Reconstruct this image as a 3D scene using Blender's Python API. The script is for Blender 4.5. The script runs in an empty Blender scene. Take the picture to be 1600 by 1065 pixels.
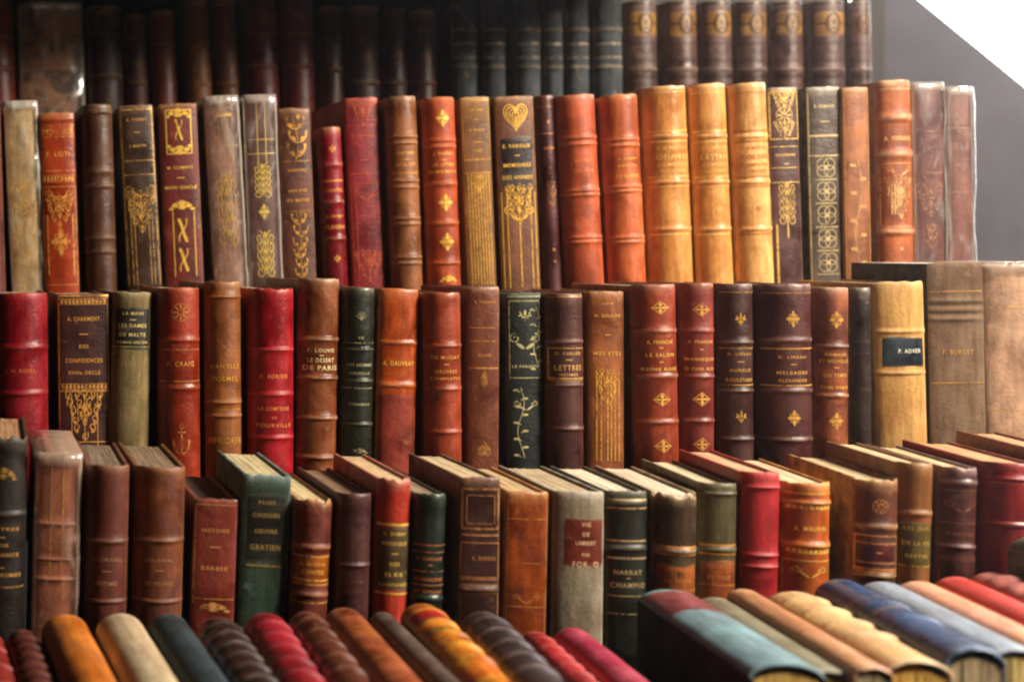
import bpy, bmesh, math, random
from mathutils import Vector, Matrix, noise as mnoise

scene = bpy.context.scene
COL = scene.collection
PI = math.pi

# ------------------------------------------------------------------ camera, world, light, exposure
F = 2222.0                 # focal length in pixels of the 1600 px wide photograph
VPX, VPY = -100.0, 400.0   # where the depth direction of the books vanishes (a rising/shifted lens)
cam_d = bpy.data.cameras.new('camera')
cam = bpy.data.objects.new('camera', cam_d)
COL.objects.link(cam)
cam.location = (0, 0, 0)
cam.rotation_euler = (math.radians(90), 0, 0)
cam_d.sensor_width = 36.0
cam_d.lens = F / 1600.0 * 36.0
cam_d.shift_x = (800 - VPX) / 1600.0
cam_d.shift_y = -(532.5 - VPY) / 1600.0
cam_d.clip_start = 0.02
cam_d.clip_end = 100
cam_d.dof.use_dof = True
cam_d.dof.focus_distance = 1.15
cam_d.dof.aperture_fstop = 4.5
scene.camera = cam

world = bpy.data.worlds.new('World')
scene.world = world
world.use_nodes = True
wn, wl = world.node_tree.nodes, world.node_tree.links
wn.clear()
w_out = wn.new('ShaderNodeOutputWorld')
w_bg = wn.new('ShaderNodeBackground')
w_tc = wn.new('ShaderNodeTexCoord')
w_dot = wn.new('ShaderNodeVectorMath'); w_dot.operation = 'DOT_PRODUCT'
_d = Vector((0.76, 0.60, 0.24)).normalized()
w_dot.inputs[1].default_value = _d
w_rmp = wn.new('ShaderNodeValToRGB')
w_rmp.color_ramp.elements[0].position = 0.05
w_rmp.color_ramp.elements[0].color = (0.006, 0.0055, 0.005, 1)
w_rmp.color_ramp.elements[1].position = 0.97
w_rmp.color_ramp.elements[1].color = (4.2, 4.2, 4.25, 1)
_e = w_rmp.color_ramp.elements.new(0.80); _e.color = (0.036, 0.035, 0.038, 1)
wl.new(w_tc.outputs['Generated'], w_dot.inputs[0])
wl.new(w_dot.outputs['Value'], w_rmp.inputs['Fac'])
wl.new(w_rmp.outputs['Color'], w_bg.inputs['Color'])
w_bg.inputs['Strength'].default_value = 1.6
wl.new(w_bg.outputs['Background'], w_out.inputs['Surface'])


def area(name, loc, target, size, energy, color):
    d = bpy.data.lights.new(name, 'AREA')
    d.shape = 'RECTANGLE'; d.size, d.size_y = size
    d.energy = energy; d.color = color
    o = bpy.data.objects.new(name, d); COL.objects.link(o)
    o.location = loc
    o.rotation_euler = (Vector(target) - Vector(loc)).to_track_quat('-Z', 'Y').to_euler()
    return o


area('open_sky_light', (1.76, 0.24, 0.98), (0.55, 1.15, -0.05), (0.52, 0.44), 108, (1.0, 0.89, 0.74))
area('street_fill_light', (0.65, -0.9, 0.7), (0.4, 1.15, -0.05), (1.2, 0.9), 0.45, (1.0, 0.80, 0.60))

scene.view_settings.view_transform = 'Standard'
scene.view_settings.look = 'None'
scene.view_settings.exposure = -0.08
scene.view_settings.gamma = 1.0
scene.cycles.use_denoising = True
scene.cycles.max_bounces = 8
scene.cycles.transparent_max_bounces = 16
scene.cycles.pixel_filter_type = 'BLACKMAN_HARRIS'
scene.cycles.filter_width = 2.2


# ------------------------------------------------------------------ materials
def lin(h, k=1.0):
    h = h.lstrip('#')
    out = []
    for i in (0, 2, 4):
        c = int(h[i:i + 2], 16) / 255.0
        c = c / 12.92 if c <= 0.04045 else ((c + 0.055) / 1.055) ** 2.4
        out.append(min(1.0, c * k))
    return (*out, 1.0)


def mul(c, k):
    return (c[0] * k, c[1] * k, c[2] * k, 1.0)


def sat(c, a):
    y = 0.3 * c[0] + 0.55 * c[1] + 0.15 * c[2]
    return (*[max(0.002, min(1.0, y + (q - y) * a)) for q in c[:3]], 1.0)


class NT:
    def __init__(self, name):
        self.m = bpy.data.materials.new(name)
        self.m.use_nodes = True
        self.n = self.m.node_tree.nodes; self.l = self.m.node_tree.links
        self.b = self.n['Principled BSDF']
        self.out = self.n['Material Output']

    def new(self, t, **kw):
        x = self.n.new(t)
        for k, v in kw.items():
            setattr(x, k, v)
        return x

    def link(self, a, b):
        self.l.new(a, b)

    def noise(self, vec, scale, detail=4, rough=0.6, dist=0.0):
        x = self.new('ShaderNodeTexNoise')
        x.inputs['Scale'].default_value = scale
        x.inputs['Detail'].default_value = detail
        x.inputs['Roughness'].default_value = rough
        x.inputs['Distortion'].default_value = dist
        self.link(vec, x.inputs['Vector'])
        return x.outputs['Fac']

    def ramp(self, fac, p0, p1, c0=(0, 0, 0, 1), c1=(1, 1, 1, 1)):
        x = self.new('ShaderNodeValToRGB')
        e = x.color_ramp.elements
        e[0].position, e[1].position = p0, p1
        e[0].color, e[1].color = c0, c1
        self.link(fac, x.inputs['Fac'])
        return x.outputs['Color']

    def mix(self, fac, a, b, mode='MIX'):
        x = self.new('ShaderNodeMix', data_type='RGBA', blend_type=mode)
        for s, v in ((0, fac), (6, a), (7, b)):
            if hasattr(v, 'is_linked') or hasattr(v, 'node'):
                self.link(v, x.inputs[s])
            elif s == 0:
                x.inputs[0].default_value = v
            else:
                x.inputs[s].default_value = v
        return x.outputs[2]

    def math(self, op, a, b):
        x = self.new('ShaderNodeMath', operation=op)
        for i, v in enumerate((a, b)):
            if hasattr(v, 'node'):
                self.link(v, x.inputs[i])
            else:
                x.inputs[i].default_value = v
        return x.outputs[0]

    def coords(self, seed, scale=(1, 1, 1)):
        tc = self.new('ShaderNodeTexCoord')
        mp = self.new('ShaderNodeMapping')
        r = random.Random(seed)
        mp.inputs['Location'].default_value = (r.uniform(-9, 9), r.uniform(-9, 9), r.uniform(-9, 9))
        mp.inputs['Scale'].default_value = scale
        self.link(tc.outputs['Object'], mp.inputs['Vector'])
        return mp.outputs['Vector']


_seed = [0]


def leather(hexcol, k=1.0, dark=0.45, rough=0.40, wear='c79a68', wearamt=0.6, bump=0.5, cloth=False, second=None, name='leather'):
    _seed[0] += 1
    s = _seed[0]
    t = NT(name)
    rv = random.Random(s * 13).uniform(-0.07, 0.14) + (0.22 if cloth else 0)
    c = sat(lin(hexcol, k), 1.0 if cloth else 1.14)
    v = t.coords(s)
    vs = t.coords(s + 500, (1, 1, 0.10))
    n1 = t.noise(v, 26, 6, 0.62, 0.6)
    n2 = t.noise(vs, 240, 4, 0.6)
    n3 = t.noise(v, 420, 3, 0.6)
    n4 = t.noise(v, 85, 6, 0.7)
    dk = (c[0] * dark, c[1] * dark * 0.86, c[2] * dark * 0.86, 1.0)
    col = t.mix(t.ramp(n1, 0.36, 0.62), dk, c)
    if second:
        n5 = t.noise(v, 34, 5, 0.6, 1.0)
        col = t.mix(t.ramp(n5, 0.46, 0.62), col, lin(second, k))
    st = t.ramp(n2, 0.30, 0.72, (0.62, 0.57, 0.54, 1), (1.22, 1.22, 1.20, 1))
    col = t.mix(0.85, col, st, 'MULTIPLY')
    sp = t.ramp(n3, 0.56, 0.70, (1, 1, 1, 1), (0.62, 0.58, 0.55, 1))
    col = t.mix(0.7, col, sp, 'MULTIPLY')
    scuff = t.ramp(n4, 0.60, 0.74)
    col = t.mix(t.math('MULTIPLY', scuff, 0.30), col, lin(wear, 0.8 * k))
    at = t.new('ShaderNodeAttribute', attribute_name='wear')
    wf = t.math('MULTIPLY', at.outputs['Fac'], t.ramp(n4, 0.30, 0.62))
    wf = t.math('MULTIPLY', wf, wearamt)
    col = t.mix(wf, col, lin(wear, k))
    t.link(col, t.b.inputs['Base Color'])
    rr = t.new('ShaderNodeMapRange')
    rr.inputs['From Min'].default_value = 0.3; rr.inputs['From Max'].default_value = 0.7
    rr.inputs['To Min'].default_value = max(.12, rough - 0.14 + rv); rr.inputs['To Max'].default_value = rough + 0.20 + rv
    t.link(n1, rr.inputs['Value'])
    t.link(rr.outputs['Result'], t.b.inputs['Roughness'])
    t.b.inputs['Specular IOR Level'].default_value = 0.08 if cloth else 0.5
    bp = t.new('ShaderNodeBump')
    bp.inputs['Strength'].default_value = bump
    bp.inputs['Distance'].default_value = 0.0012
    hsum = t.math('ADD', t.math('MULTIPLY', n3, 0.5), t.math('ADD', n4, t.math('MULTIPLY', n1, 1.2)))
    if cloth:
        wv = t.noise(v, 1500, 1, 0.5)
        hsum = t.math('ADD', hsum, t.math('MULTIPLY', wv, 0.6))
    t.link(hsum, bp.inputs['Height'])
    t.link(bp.outputs['Normal'], t.b.inputs['Normal'])
    return t.m


_paper = {}


def paper(hexcol):
    if hexcol in _paper:
        return _paper[hexcol]
    t = NT('paper')
    c = lin(hexcol)
    _seed[0] += 1
    v = t.coords(_seed[0], (1, 0.02, 0.02))
    v2 = t.coords(_seed[0] + 77)
    n = t.noise(v, 850, 4, 0.75)
    n2 = t.noise(v2, 45, 4, 0.6)
    col = t.mix(t.ramp(n, 0.36, 0.56), mul(c, 0.34), c)
    col = t.mix(t.math('MULTIPLY', t.ramp(n2, 0.42, 0.75), 0.5), col, mul((c[0], c[1] * 0.85, c[2] * 0.7, 1), 0.55))
    t.link(col, t.b.inputs['Base Color'])
    t.b.inputs['Roughness'].default_value = 0.85
    bp = t.new('ShaderNodeBump'); bp.inputs['Strength'].default_value = 0.5; bp.inputs['Distance'].default_value = 0.0008
    t.link(n, bp.inputs['Height']); t.link(bp.outputs['Normal'], t.b.inputs['Normal'])
    _paper[hexcol] = t.m
    return t.m


_gold = {}


def gold(hexcol='e0a848', fade=0.5):
    key = (hexcol, fade)
    if key in _gold:
        return _gold[key]
    t = NT('gold_leaf')
    c = lin(hexcol, 1.25)
    v = t.coords(len(_gold) + 300)
    n = t.noise(v, 330, 4, 0.65)
    col = t.mix(t.ramp(n, 0.36, 0.60), mul(c, 1 - fade), c)
    t.link(col, t.b.inputs['Base Color'])
    t.b.inputs['Metallic'].default_value = 0.35
    t.b.inputs['Roughness'].default_value = 0.38
    n2 = t.noise(v, 700, 3, 0.7)
    n3 = t.noise(v, 60, 3, 0.6)
    al = t.ramp(t.math('ADD', t.math('MULTIPLY', n2, 0.6), t.math('MULTIPLY', n3, 0.4)), 0.33 + 0.18 * fade, 0.40 + 0.20 * fade)
    if fade:
        t.link(al, t.b.inputs['Alpha'])
    _gold[key] = t.m
    return t.m


def wrap_material(seed, tint='e9dccd', amount=0.22):
    t = NT('cellophane')
    v = t.coords(seed, (1, 1, 0.30))
    v2 = t.coords(seed + 31, (1, 1, 0.5))
    n = t.noise(v, 75, 2, 0.5, 0.4)
    n2 = t.noise(v2, 30, 3, 0.5, 0.8)
    at = t.new('ShaderNodeAttribute', attribute_name='wear')  # on the film this carries creases and painted edge highlights
    streak = t.ramp(n, 0.58, 0.70)
    fac = t.math('ADD', t.math('MULTIPLY', streak, amount * 0.75), t.math('ADD', amount * 0.16, t.math('MULTIPLY', t.ramp(n2, 0.52, 0.72), amount * 0.3)))
    fac = t.math('ADD', fac, t.math('MULTIPLY', at.outputs['Fac'], amount * 1.5))
    tr = t.new('ShaderNodeBsdfTransparent')
    ms = t.new('ShaderNodeMixShader')
    t.b.inputs['Base Color'].default_value = lin(tint)
    t.b.inputs['Roughness'].default_value = 0.3
    gl = t.new('ShaderNodeBsdfGlossy'); gl.inputs['Roughness'].default_value = 0.14
    ml = t.new('ShaderNodeMixShader'); ml.inputs[0].default_value = 0.50
    bp = t.new('ShaderNodeBump'); bp.inputs['Strength'].default_value = 0.6; bp.inputs['Distance'].default_value = 0.002
    t.link(t.math('ADD', n, n2), bp.inputs['Height']); t.link(bp.outputs['Normal'], t.b.inputs['Normal']); t.link(bp.outputs['Normal'], gl.inputs['Normal'])
    t.link(gl.outputs[0], ml.inputs[1]); t.link(t.b.outputs[0], ml.inputs[2])
    t.link(fac, ms.inputs[0]); t.link(tr.outputs[0], ms.inputs[1]); t.link(ml.outputs[0], ms.inputs[2])
    t.link(ms.outputs[0], t.out.inputs['Surface'])
    return t.m


def paint(hexcol, rough=0.6, var=0.3, scale=9, name='painted_wood'):
    t = NT(name)
    c = lin(hexcol)
    v = t.coords(hash(hexcol) % 97 if False else len(hexcol) + int(hexcol[:2], 16), (1, 1, 1))
    n = t.noise(v, scale, 6, 0.6)
    n2 = t.noise(v, scale * 22, 3, 0.6)
    col = t.mix(t.ramp(n, 0.3, 0.7), mul(c, 1 - var), c)
    t.link(col, t.b.inputs['Base Color'])
    t.b.inputs['Roughness'].default_value = rough
    bp = t.new('ShaderNodeBump'); bp.inputs['Strength'].default_value = 0.2; bp.inputs['Distance'].default_value = 0.002
    t.link(t.math('ADD', n, t.math('MULTIPLY', n2, 0.3)), bp.inputs['Height']); t.link(bp.outputs['Normal'], t.b.inputs['Normal'])
    return t.m


# ------------------------------------------------------------------ object helpers
def mesh_obj(name, verts, faces, mat, parent=None, smooth=True, wear=None):
    me = bpy.data.meshes.new(name)
    me.from_pydata(verts, [], faces)
    me.update()
    if wear is not None:
        a = me.attributes.new('wear', 'FLOAT', 'POINT')
        a.data.foreach_set('value', wear)
    if smooth:
        me.polygons.foreach_set('use_smooth', [True] * len(me.polygons))
    me.materials.append(mat)
    o = bpy.data.objects.new(name, me)
    COL.objects.link(o)
    o.parent = parent
    return o


def boxes_obj(name, boxes, mat, parent=None, bevel=0.0006, wear=0.35):
    bm = bmesh.new()
    for (x0, x1, y0, y1, z0, z1) in boxes:
        r = bmesh.ops.create_cube(bm, size=1.0, matrix=Matrix.Translation(((x0 + x1) / 2, (y0 + y1) / 2, (z0 + z1) / 2)) @ Matrix.Diagonal((x1 - x0, y1 - y0, z1 - z0, 1)))
    if bevel:
        bmesh.ops.bevel(bm, geom=bm.edges[:], offset=bevel, segments=2, affect='EDGES', profile=0.6)
    me = bpy.data.meshes.new(name)
    bm.to_mesh(me); bm.free()
    a = me.attributes.new('wear', 'FLOAT', 'POINT')
    zt = max(b[5] for b in boxes) - 0.0012
    a.data.foreach_set('value', [wear if v.co.z < zt else 1.0 for v in me.vertices])
    me.materials.append(mat)
    o = bpy.data.objects.new(name, me)
    COL.objects.link(o)
    o.parent = parent
    return o


def tag(o, label, cat, group=None, kind=None):
    o['label'] = label
    o['category'] = cat
    if group: o['group'] = group
    if kind: o['kind'] = kind


# ------------------------------------------------------------------ lettering
_text = {}


def text_mesh(s):
    if s in _text:
        return _text[s]
    cu = bpy.data.curves.new('lettering', 'FONT')
    cu.body = s
    cu.size = 1.0
    cu.resolution_u = 2
    cu.offset = 0.012
    cu.space_character = 1.2
    o = bpy.data.objects.new('lettering', cu)
    COL.objects.link(o)
    dg = bpy.context.evaluated_depsgraph_get()
    me = bpy.data.meshes.new_from_object(o.evaluated_get(dg), depsgraph=dg)
    vs = [(v.co.x, v.co.y) for v in me.vertices]
    fs = [tuple(p.vertices) for p in me.polygons]
    bpy.data.objects.remove(o); bpy.data.curves.remove(cu); bpy.data.meshes.remove(me)
    x0 = min(v[0] for v in vs); x1 = max(v[0] for v in vs)
    y0 = 0.0; y1 = 0.70
    vs = [((v[0] - (x0 + x1) / 2) / (y1 - y0), (v[1] - y0) / (y1 - y0) - 0.5) for v in vs]
    _text[s] = (vs, fs, (x1 - x0) / (y1 - y0))
    return _text[s]


# ------------------------------------------------------------------ tooling shapes: strokes and small ellipses in a unit frame
def ell(cx, cy, rx, ry, rot=0.0):
    return ('e', cx, cy, rx, ry, rot)


def stk(pts, w=0.09):
    return ('s', pts, w)


def arc(cx, cy, rx, ry, a0, a1, n=14):
    return [(cx + rx * math.cos(a0 + (a1 - a0) * i / n), cy + ry * math.sin(a0 + (a1 - a0) * i / n)) for i in range(n + 1)]


def spiral(cx, cy, r, turns, a0, sgn=1, n=18):
    return [(cx + r * (1 - 0.8 * i / n) * math.cos(a0 + sgn * turns * 2 * PI * i / n), cy + r * (1 - 0.8 * i / n) * math.sin(a0 + sgn * turns * 2 * PI * i / n)) for i in range(n + 1)]


def orn(kind, rng):
    P = []
    if kind == 'fleuron':
        P += [ell(0, .58, .20, .36), ell(0, -.58, .20, .36), ell(.46, 0, .36, .20), ell(-.46, 0, .36, .20), ell(0, 0, .2, .2)]
        for sx in (-1, 1):
            for sy in (-1, 1):
                P += [stk(arc(sx * .34, sy * .36, .16, .16, 0, 2 * PI, 8), .08)]
    elif kind == 'lozenge':
        P += [ell(0, 0, .22, .2), ell(0, .45, .2, .24), ell(0, -.45, .2, .24), ell(.4, 0, .24, .16), ell(-.4, 0, .24, .16), ell(0, .82, .08, .17), ell(0, -.82, .08, .17), ell(.82, 0, .17, .07), ell(-.82, 0, .17, .07)]
        P += [stk([(0, .95), (.88, 0), (0, -.95), (-.88, 0), (0, .95)], .10)]
    elif kind == 'rosette':
        P += [stk(arc(0, 0, .95, .95, 0, 2 * PI, 24), .07), stk(arc(0, 0, .3, .3, 0, 2 * PI, 12), .07)]
        for i in range(8):
            a = i * PI / 4
            P.append(ell(.6 * math.cos(a), .6 * math.sin(a), .26, .10, a))
    elif kind == 'quatrefoil':
        for i in range(4):
            a = PI / 4 + i * PI / 2
            P.append(stk(arc(.42 * math.cos(a), .42 * math.sin(a), .48, .48, 0, 2 * PI, 16), .075))
        P.append(ell(0, 0, .2, .2))
        P.append(stk([(-.95, .98), (.95, .98)], .08)); P.append(stk([(-.95, -.98), (.95, -.98)], .08))
    elif kind == 'heart':
        def h(k):
            return [(k * .95 * math.sin(t) ** 3, k * (.82 * math.cos(t) - .34 * math.cos(2 * t) - .14 * math.cos(3 * t) - .06 * math.cos(4 * t)) - .02) for t in [i * 2 * PI / 30 for i in range(31)]]
        for k in (.98, .76, .52, .28):
            P.append(stk(h(k), .085))
        P.append(stk([(0, .6), (0, -.8)], .07))
    elif kind == 'anchor':
        P += [stk([(0, .62), (0, -.85)], .13), stk(arc(0, .78, .17, .17, 0, 2 * PI, 10), .09), stk([(-.42, .42), (.42, .42)], .13), stk(arc(0, -.25, .72, .66, PI, 2 * PI, 14), .14), ell(-.72, -.2, .14, .17), ell(.72, -.2, .14, .17), stk([(-.1, .2), (.2, 0), (-.2, -.3), (.1, -.6)], .07)]
    elif kind == 'twist':
        for sgn in (-1, 1):
            P.append(stk([(sgn * .70 * math.cos(i * PI / 16) + .18 * math.sin(i * PI / 8), 1.0 - 2.0 * i / 16) for i in range(17)], .55 if sgn < 0 else .22))
        P += [ell(-.7, .95, .26, .08), ell(.7, -.95, .26, .08)]
    elif kind == 'crown':
        P += [stk(arc(0, -.4, .85, .9, 0, PI, 12), .12), ell(0, .35, .3, .34), ell(-.55, .05, .26, .24), ell(.55, .05, .26, .24), ell(-.85, -.35, .22, .16), ell(.85, -.35, .22, .16), ell(0, -.15, .34, .26)]
    elif kind == 'sprig':
        P.append(stk([(.22 * math.sin(t * 4.5), -1 + 2 * t) for t in [i / 14 for i in range(15)]], .07))
        for i in range(3):
            y = -.85 + .62 * i
            c = .22 * math.sin((y + 1) / 2 * 4.5)
            for sx in (-1, 1):
                q = arc(c, y + .42, sx * .78, .42, -PI / 2, 0.15, 8)
                P += [stk(q, .13), ell(q[-1][0], q[-1][1], .13, .10), ell(c + sx * .42, y + .18, .24, .09, sx * .7)]
        P += [ell(.3, .95, .2, .12)]
    elif kind == 'trident':
        P += [ell(0, .35, .14, .55), ell(-.42, .12, .38, .12, -1.05), ell(.42, .12, .38, .12, 1.05), ell(-.55, -.1, .2, .12), ell(.55, -.1, .2, .12), ell(0, -.35, .30, .12), ell(0, -.62, .12, .25), ell(-.28, -.45, .12, .10), ell(.28, -.45, .12, .1)]
    elif kind == 'wedge':
        n = 6
        for r in range(n):
            y = .9 - 1.8 * r / (n - 1)
            hw = .95 * (1 - r / n) ** .7
            m = max(1, int(5 * hw + .5))
            for i in range(m):
                x = 0 if m == 1 else -hw + 2 * hw * i / (m - 1)
                P.append(stk(spiral(x, y, .22, 1.1, rng.uniform(0, 6), 1 if x > 0 else -1), .07))
                P.append(ell(x, y - .14, .07, .11))
        P.append(stk([(0, .9), (0, -1.15)], .06))
        P.append(ell(0, .3, .16, .22)); P.append(ell(0, -.3, .12, .2))
    elif kind == 'scroll':
        n = 5
        for r in range(n):
            y = .85 - 1.7 * r / (n - 1)
            for sx in (-1, 1):
                P.append(stk(spiral(sx * .45, y, .36, 1.3, PI / 2, sx), .07))
            P.append(ell(0, y + .18, .10, .14))
        P.append(stk([(0, 1), (0, -1)], .06))
    elif kind == 'vine':
        P.append(stk([(.45 * math.sin(t * 7.5), 1 - 2 * t) for t in [i / 30 for i in range(31)]], .10))
        for i in range(9):
            y = .92 - .23 * i
            sx = 1 if i % 2 else -1
            P += [ell(sx * .6, y, .42, .035), stk([(0, y - .05), (sx * .5, y - .01)], .07)]
    elif kind == 'fan':
        for i in range(7):
            a = PI / 2 + (i - 3) * .34
            P.append(stk([(0, -1), (.95 * math.cos(a), -1 + 1.8 * math.sin(a))], .11))
        P += [ell(0, -.7, .25, .2)]
    elif kind == 'oval':
        P += [stk(arc(0, 0, .62, .9, 0, 2 * PI, 20), .20), ell(0, .1, .14, .28), ell(0, -.45, .26, .12), stk([(-1.3, 0), (-.62, .0)], .2), stk([(.62, 0), (1.3, 0)], .2)]
    elif kind == 'corner':
        for sx in (-1, 1):
            P += [stk(spiral(sx * .62, .3, .36, 1.2, PI / 2, -sx), .10), ell(sx * .3, -.25, .32, .12, sx * .6)]
    elif kind == 'dot':
        P += [ell(0, 0, .9, .9)]
    return P


# ------------------------------------------------------------------ one book
TH = math.radians(80)


class Spine:
    def __init__(s, T, H, bulge, bands, yb=0.0035, edge=0.0010):
        s.T, s.H, s.b, s.bands, s.yb, s.edge = T, H, bulge, bands, yb, edge

    def bump(s, z):
        h = 0.0
        for (zc, w, a) in s.bands:
            d = abs(z - zc) / w
            if d < 1:
                h = max(h, a * math.cos(d * PI / 2) ** 1.3)
        return h

    def at(s, x, z, off=0.0):
        q = max(-1.0, min(1.0, x / (s.T / 2)))
        th = math.asin(q * math.sin(TH))
        k = (math.cos(th) - math.cos(TH)) / (1 - math.cos(TH))
        e = 0.0
        for d in (z, s.H - z):
            if d < 0.003:
                e += s.edge * (1 - max(d, 0) / 0.003) ** 2
        r = (s.bump(z) - e) * (0.35 + 0.65 * k) + off
        nx, ny = math.sin(th) * (s.b / (s.T / 2)), math.cos(th)
        ln = math.hypot(nx, ny) or 1
        return (x + r * nx / ln, s.yb - s.b * k - r * ny / ln, z)


def build_book(name, T, H, D, color, els, toz, s, seed, bulge=0.40, torn=0.0, board=None, pcol='cdb893', wear='c79a68', wearamt=0.55, rough=0.40,
               gcol='e0a848', gfade=0.5, wrap=0, crumple=1.6, cloth=False, second=None, k=1.0, boardk=0.75, bandh=0.0013, bandw=0.0030, bwear=None, tint='e9dccd', sq=0.0022, dark=0.45):
    rng = random.Random(seed)
    root = bpy.data.objects.new(name, None)
    root.empty_display_size = 0.02
    COL.objects.link(root)
    bands = []
    for e in els:
        if e[0] in ('b', 'B'):
            w = (e[2] if len(e) > 2 else None)
            bands.append((toz(e[1]), (w * s / 2 if w else bandw), bandh))
    sp = Spine(T, H, bulge * T, bands)
    mat = leather(color, k, rough=rough, wear=wear, wearamt=wearamt, cloth=cloth, second=second, dark=dark)
    bmat = leather(board or color, boardk if not board else 1.0, rough=rough + .06, wear=bwear or wear, wearamt=wearamt * .8, cloth=cloth, name='board_cover')
    # spine shell
    zs = set()
    n0 = max(8, int(H / 0.005))
    for i in range(n0 + 1):
        zs.add(round(H * i / n0, 5))
    for (zc, w, a) in bands:
        for j in range(-5, 6):
            z = zc + w * j / 5
            if 0 < z < H: zs.add(round(z, 5))
    for d in (0.0006, 0.0014, 0.0024):
        zs.add(d); zs.add(round(H - d, 5))
    zs = sorted(zs)
    nu = 16
    verts, wr, faces = [], [], []
    xs = [T / 2 * math.sin(-TH + 2 * TH * i / nu) / math.sin(TH) for i in range(nu + 1)]
    lip = [mnoise.noise((seed * 3.1, i * 0.55, 0)) * 0.0009 + 0.0006 * math.cos(PI * (i / nu - .5)) for i in range(nu + 1)]
    if torn:
        lip = [q - torn * max(0.0, mnoise.noise((seed * 1.3, i * 0.42, 4.0)) + 0.25 + 0.25 * mnoise.noise((seed, i * 1.4, 9.0))) for i, q in enumerate(lip)]
    for z in zs:
        for i, x in enumerate(xs):
            zz = z
            if z > H - 0.008:
                zz = z + lip[i] * (z - (H - 0.008)) / 0.008
            p = sp.at(x, z)
            q = 0.00025 * mnoise.noise((x * 60 + seed, z * 45, seed * 1.7))
            verts.append((p[0], p[1] + q, zz))
            w = 0.0
            w = max(w, 1 - (H - z) / 0.007, 1 - z / 0.007)
            w = max(w, 0.55 * (sp.bump(z) / bandh) ** 2 if bands else 0)
            w = max(w, 0.6 * max(0, abs(2 * x / T) - 0.9) / 0.1)
            wr.append(max(0.0, w))
    nz = len(zs)
    W = nu + 1
    for j in range(nz - 1):
        for i in range(nu):
            a = j * W + i
            faces.append((a, a + 1, a + W + 1, a + W))
    # inner shell, joined over the head and the tail
    base = len(verts)
    for z, zi in ((H, 0), (H - 0.010, 1), (0.010, 1), (0.0, 0)):
        for i, x in enumerate(xs):
            p = sp.at(x, min(max(z, 0.0031), H - 0.0031))
            verts.append((p[0] * 0.93, p[1] + 0.0018, z + (lip[i] if z == H else 0)))
            wr.append(0.8 if zi == 0 else 0.0)
    top = (nz - 1) * W
    for i in range(nu):
        faces.append((top + i, top + i + 1, base + i + 1, base + i))
        faces.append((base + i, base + i + 1, base + W + i + 1, base + W + i))
        faces.append((base + W + i, base + W + i + 1, base + 2 * W + i + 1, base + 2 * W + i))
        faces.append((base + 2 * W + i, base + 2 * W + i + 1, base + 3 * W + i + 1, base + 3 * W + i))
        faces.append((base + 3 * W + i, base + 3 * W + i + 1, i + 1, i))
    spine = mesh_obj('spine', verts, faces, mat, root, True, wr)
    # boards and page block
    bt = min(0.0026, T * 0.11)
    y0 = sp.yb + 0.0002
    for sx in (-1, 1):
        xo, xi = sx * T / 2, sx * (T / 2 - bt)
        boxes_obj('cover_board', [(min(xo, xi), max(xo, xi), y0, D, 0.0, H - rng.uniform(0, .0006))], bmat, root)
    pb = T / 2 - bt - 0.0003
    nx = 14
    pv, pf = [], []
    # page block: head and tail slightly uneven
    for zi, z in enumerate((sq, H - sq)):
        for yi, y in enumerate((-sp.b * 0.55 + sp.yb + 0.003, sp.yb + 0.012, D * 0.5, D - 0.0035)):
            for i in range(nx + 1):
                x = -pb + 2 * pb * i / nx
                dz = mnoise.noise((x * 300 + seed, y * 8, zi * 5.0)) * 0.0007
                yy = y
                if yi == 0:
                    yy = y + abs(x / pb) ** 2 * (sp.b * 0.55)
                pv.append((x, yy, z + dz))
    R = nx + 1

    def pid(zi, yi, i): return (zi * 4 + yi) * R + i
    for yi in range(3):
        for i in range(nx):
            pf.append((pid(1, yi, i), pid(1, yi, i + 1), pid(1, yi + 1, i + 1), pid(1, yi + 1, i)))
            pf.append((pid(0, yi, i + 1), pid(0, yi, i), pid(0, yi + 1, i), pid(0, yi + 1, i + 1)))
        for i in (0, nx):
            f = (pid(0, yi, i), pid(0, yi + 1, i), pid(1, yi + 1, i), pid(1, yi, i))
            pf.append(f)
    for i in range(nx):
        pf.append((pid(0, 0, i), pid(0, 0, i + 1), pid(1, 0, i + 1), pid(1, 0, i)))
        pf.append((pid(0, 3, i + 1), pid(0, 3, i), pid(1, 3, i), pid(1, 3, i + 1)))
    mesh_obj('page_block', pv, pf, paper(pcol), root, False)

    # ---- decoration
    GO, TX = ([], []), ([], [])        # gold tooling / lettering
    gmat = gold(gcol, gfade)
    OFF = 0.00028

    def add(buf, pts2, fcs, off):
        b0 = len(buf[0])
        for (x, z) in pts2:
            buf[0].append(sp.at(x, z, off))
        for f in fcs:
            buf[1].append(tuple(b0 + i for i in f))

    def strip(buf, pts, w, off):
        # resample so that it follows the curved spine
        q = [pts[0]]
        for a, b in zip(pts, pts[1:]):
            L = math.hypot(b[0] - a[0], b[1] - a[1])
            m = max(1, int(L / 0.0022))
            for i in range(1, m + 1):
                q.append((a[0] + (b[0] - a[0]) * i / m, a[1] + (b[1] - a[1]) * i / m))
        n = len(q)
        P2, FF = [], []
        for i, p in enumerate(q):
            a, b = q[max(0, i - 1)], q[min(n - 1, i + 1)]
            dx, dz = b[0] - a[0], b[1] - a[1]
            L = math.hypot(dx, dz) or 1
            nx_, nz_ = -dz / L, dx / L
            P2.append((p[0] + nx_ * w / 2, p[1] + nz_ * w / 2)); P2.append((p[0] - nx_ * w / 2, p[1] - nz_ * w / 2))
            if i: FF.append((2 * i - 2, 2 * i - 1, 2 * i + 1, 2 * i))
        add(buf, P2, FF, off)

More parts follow.
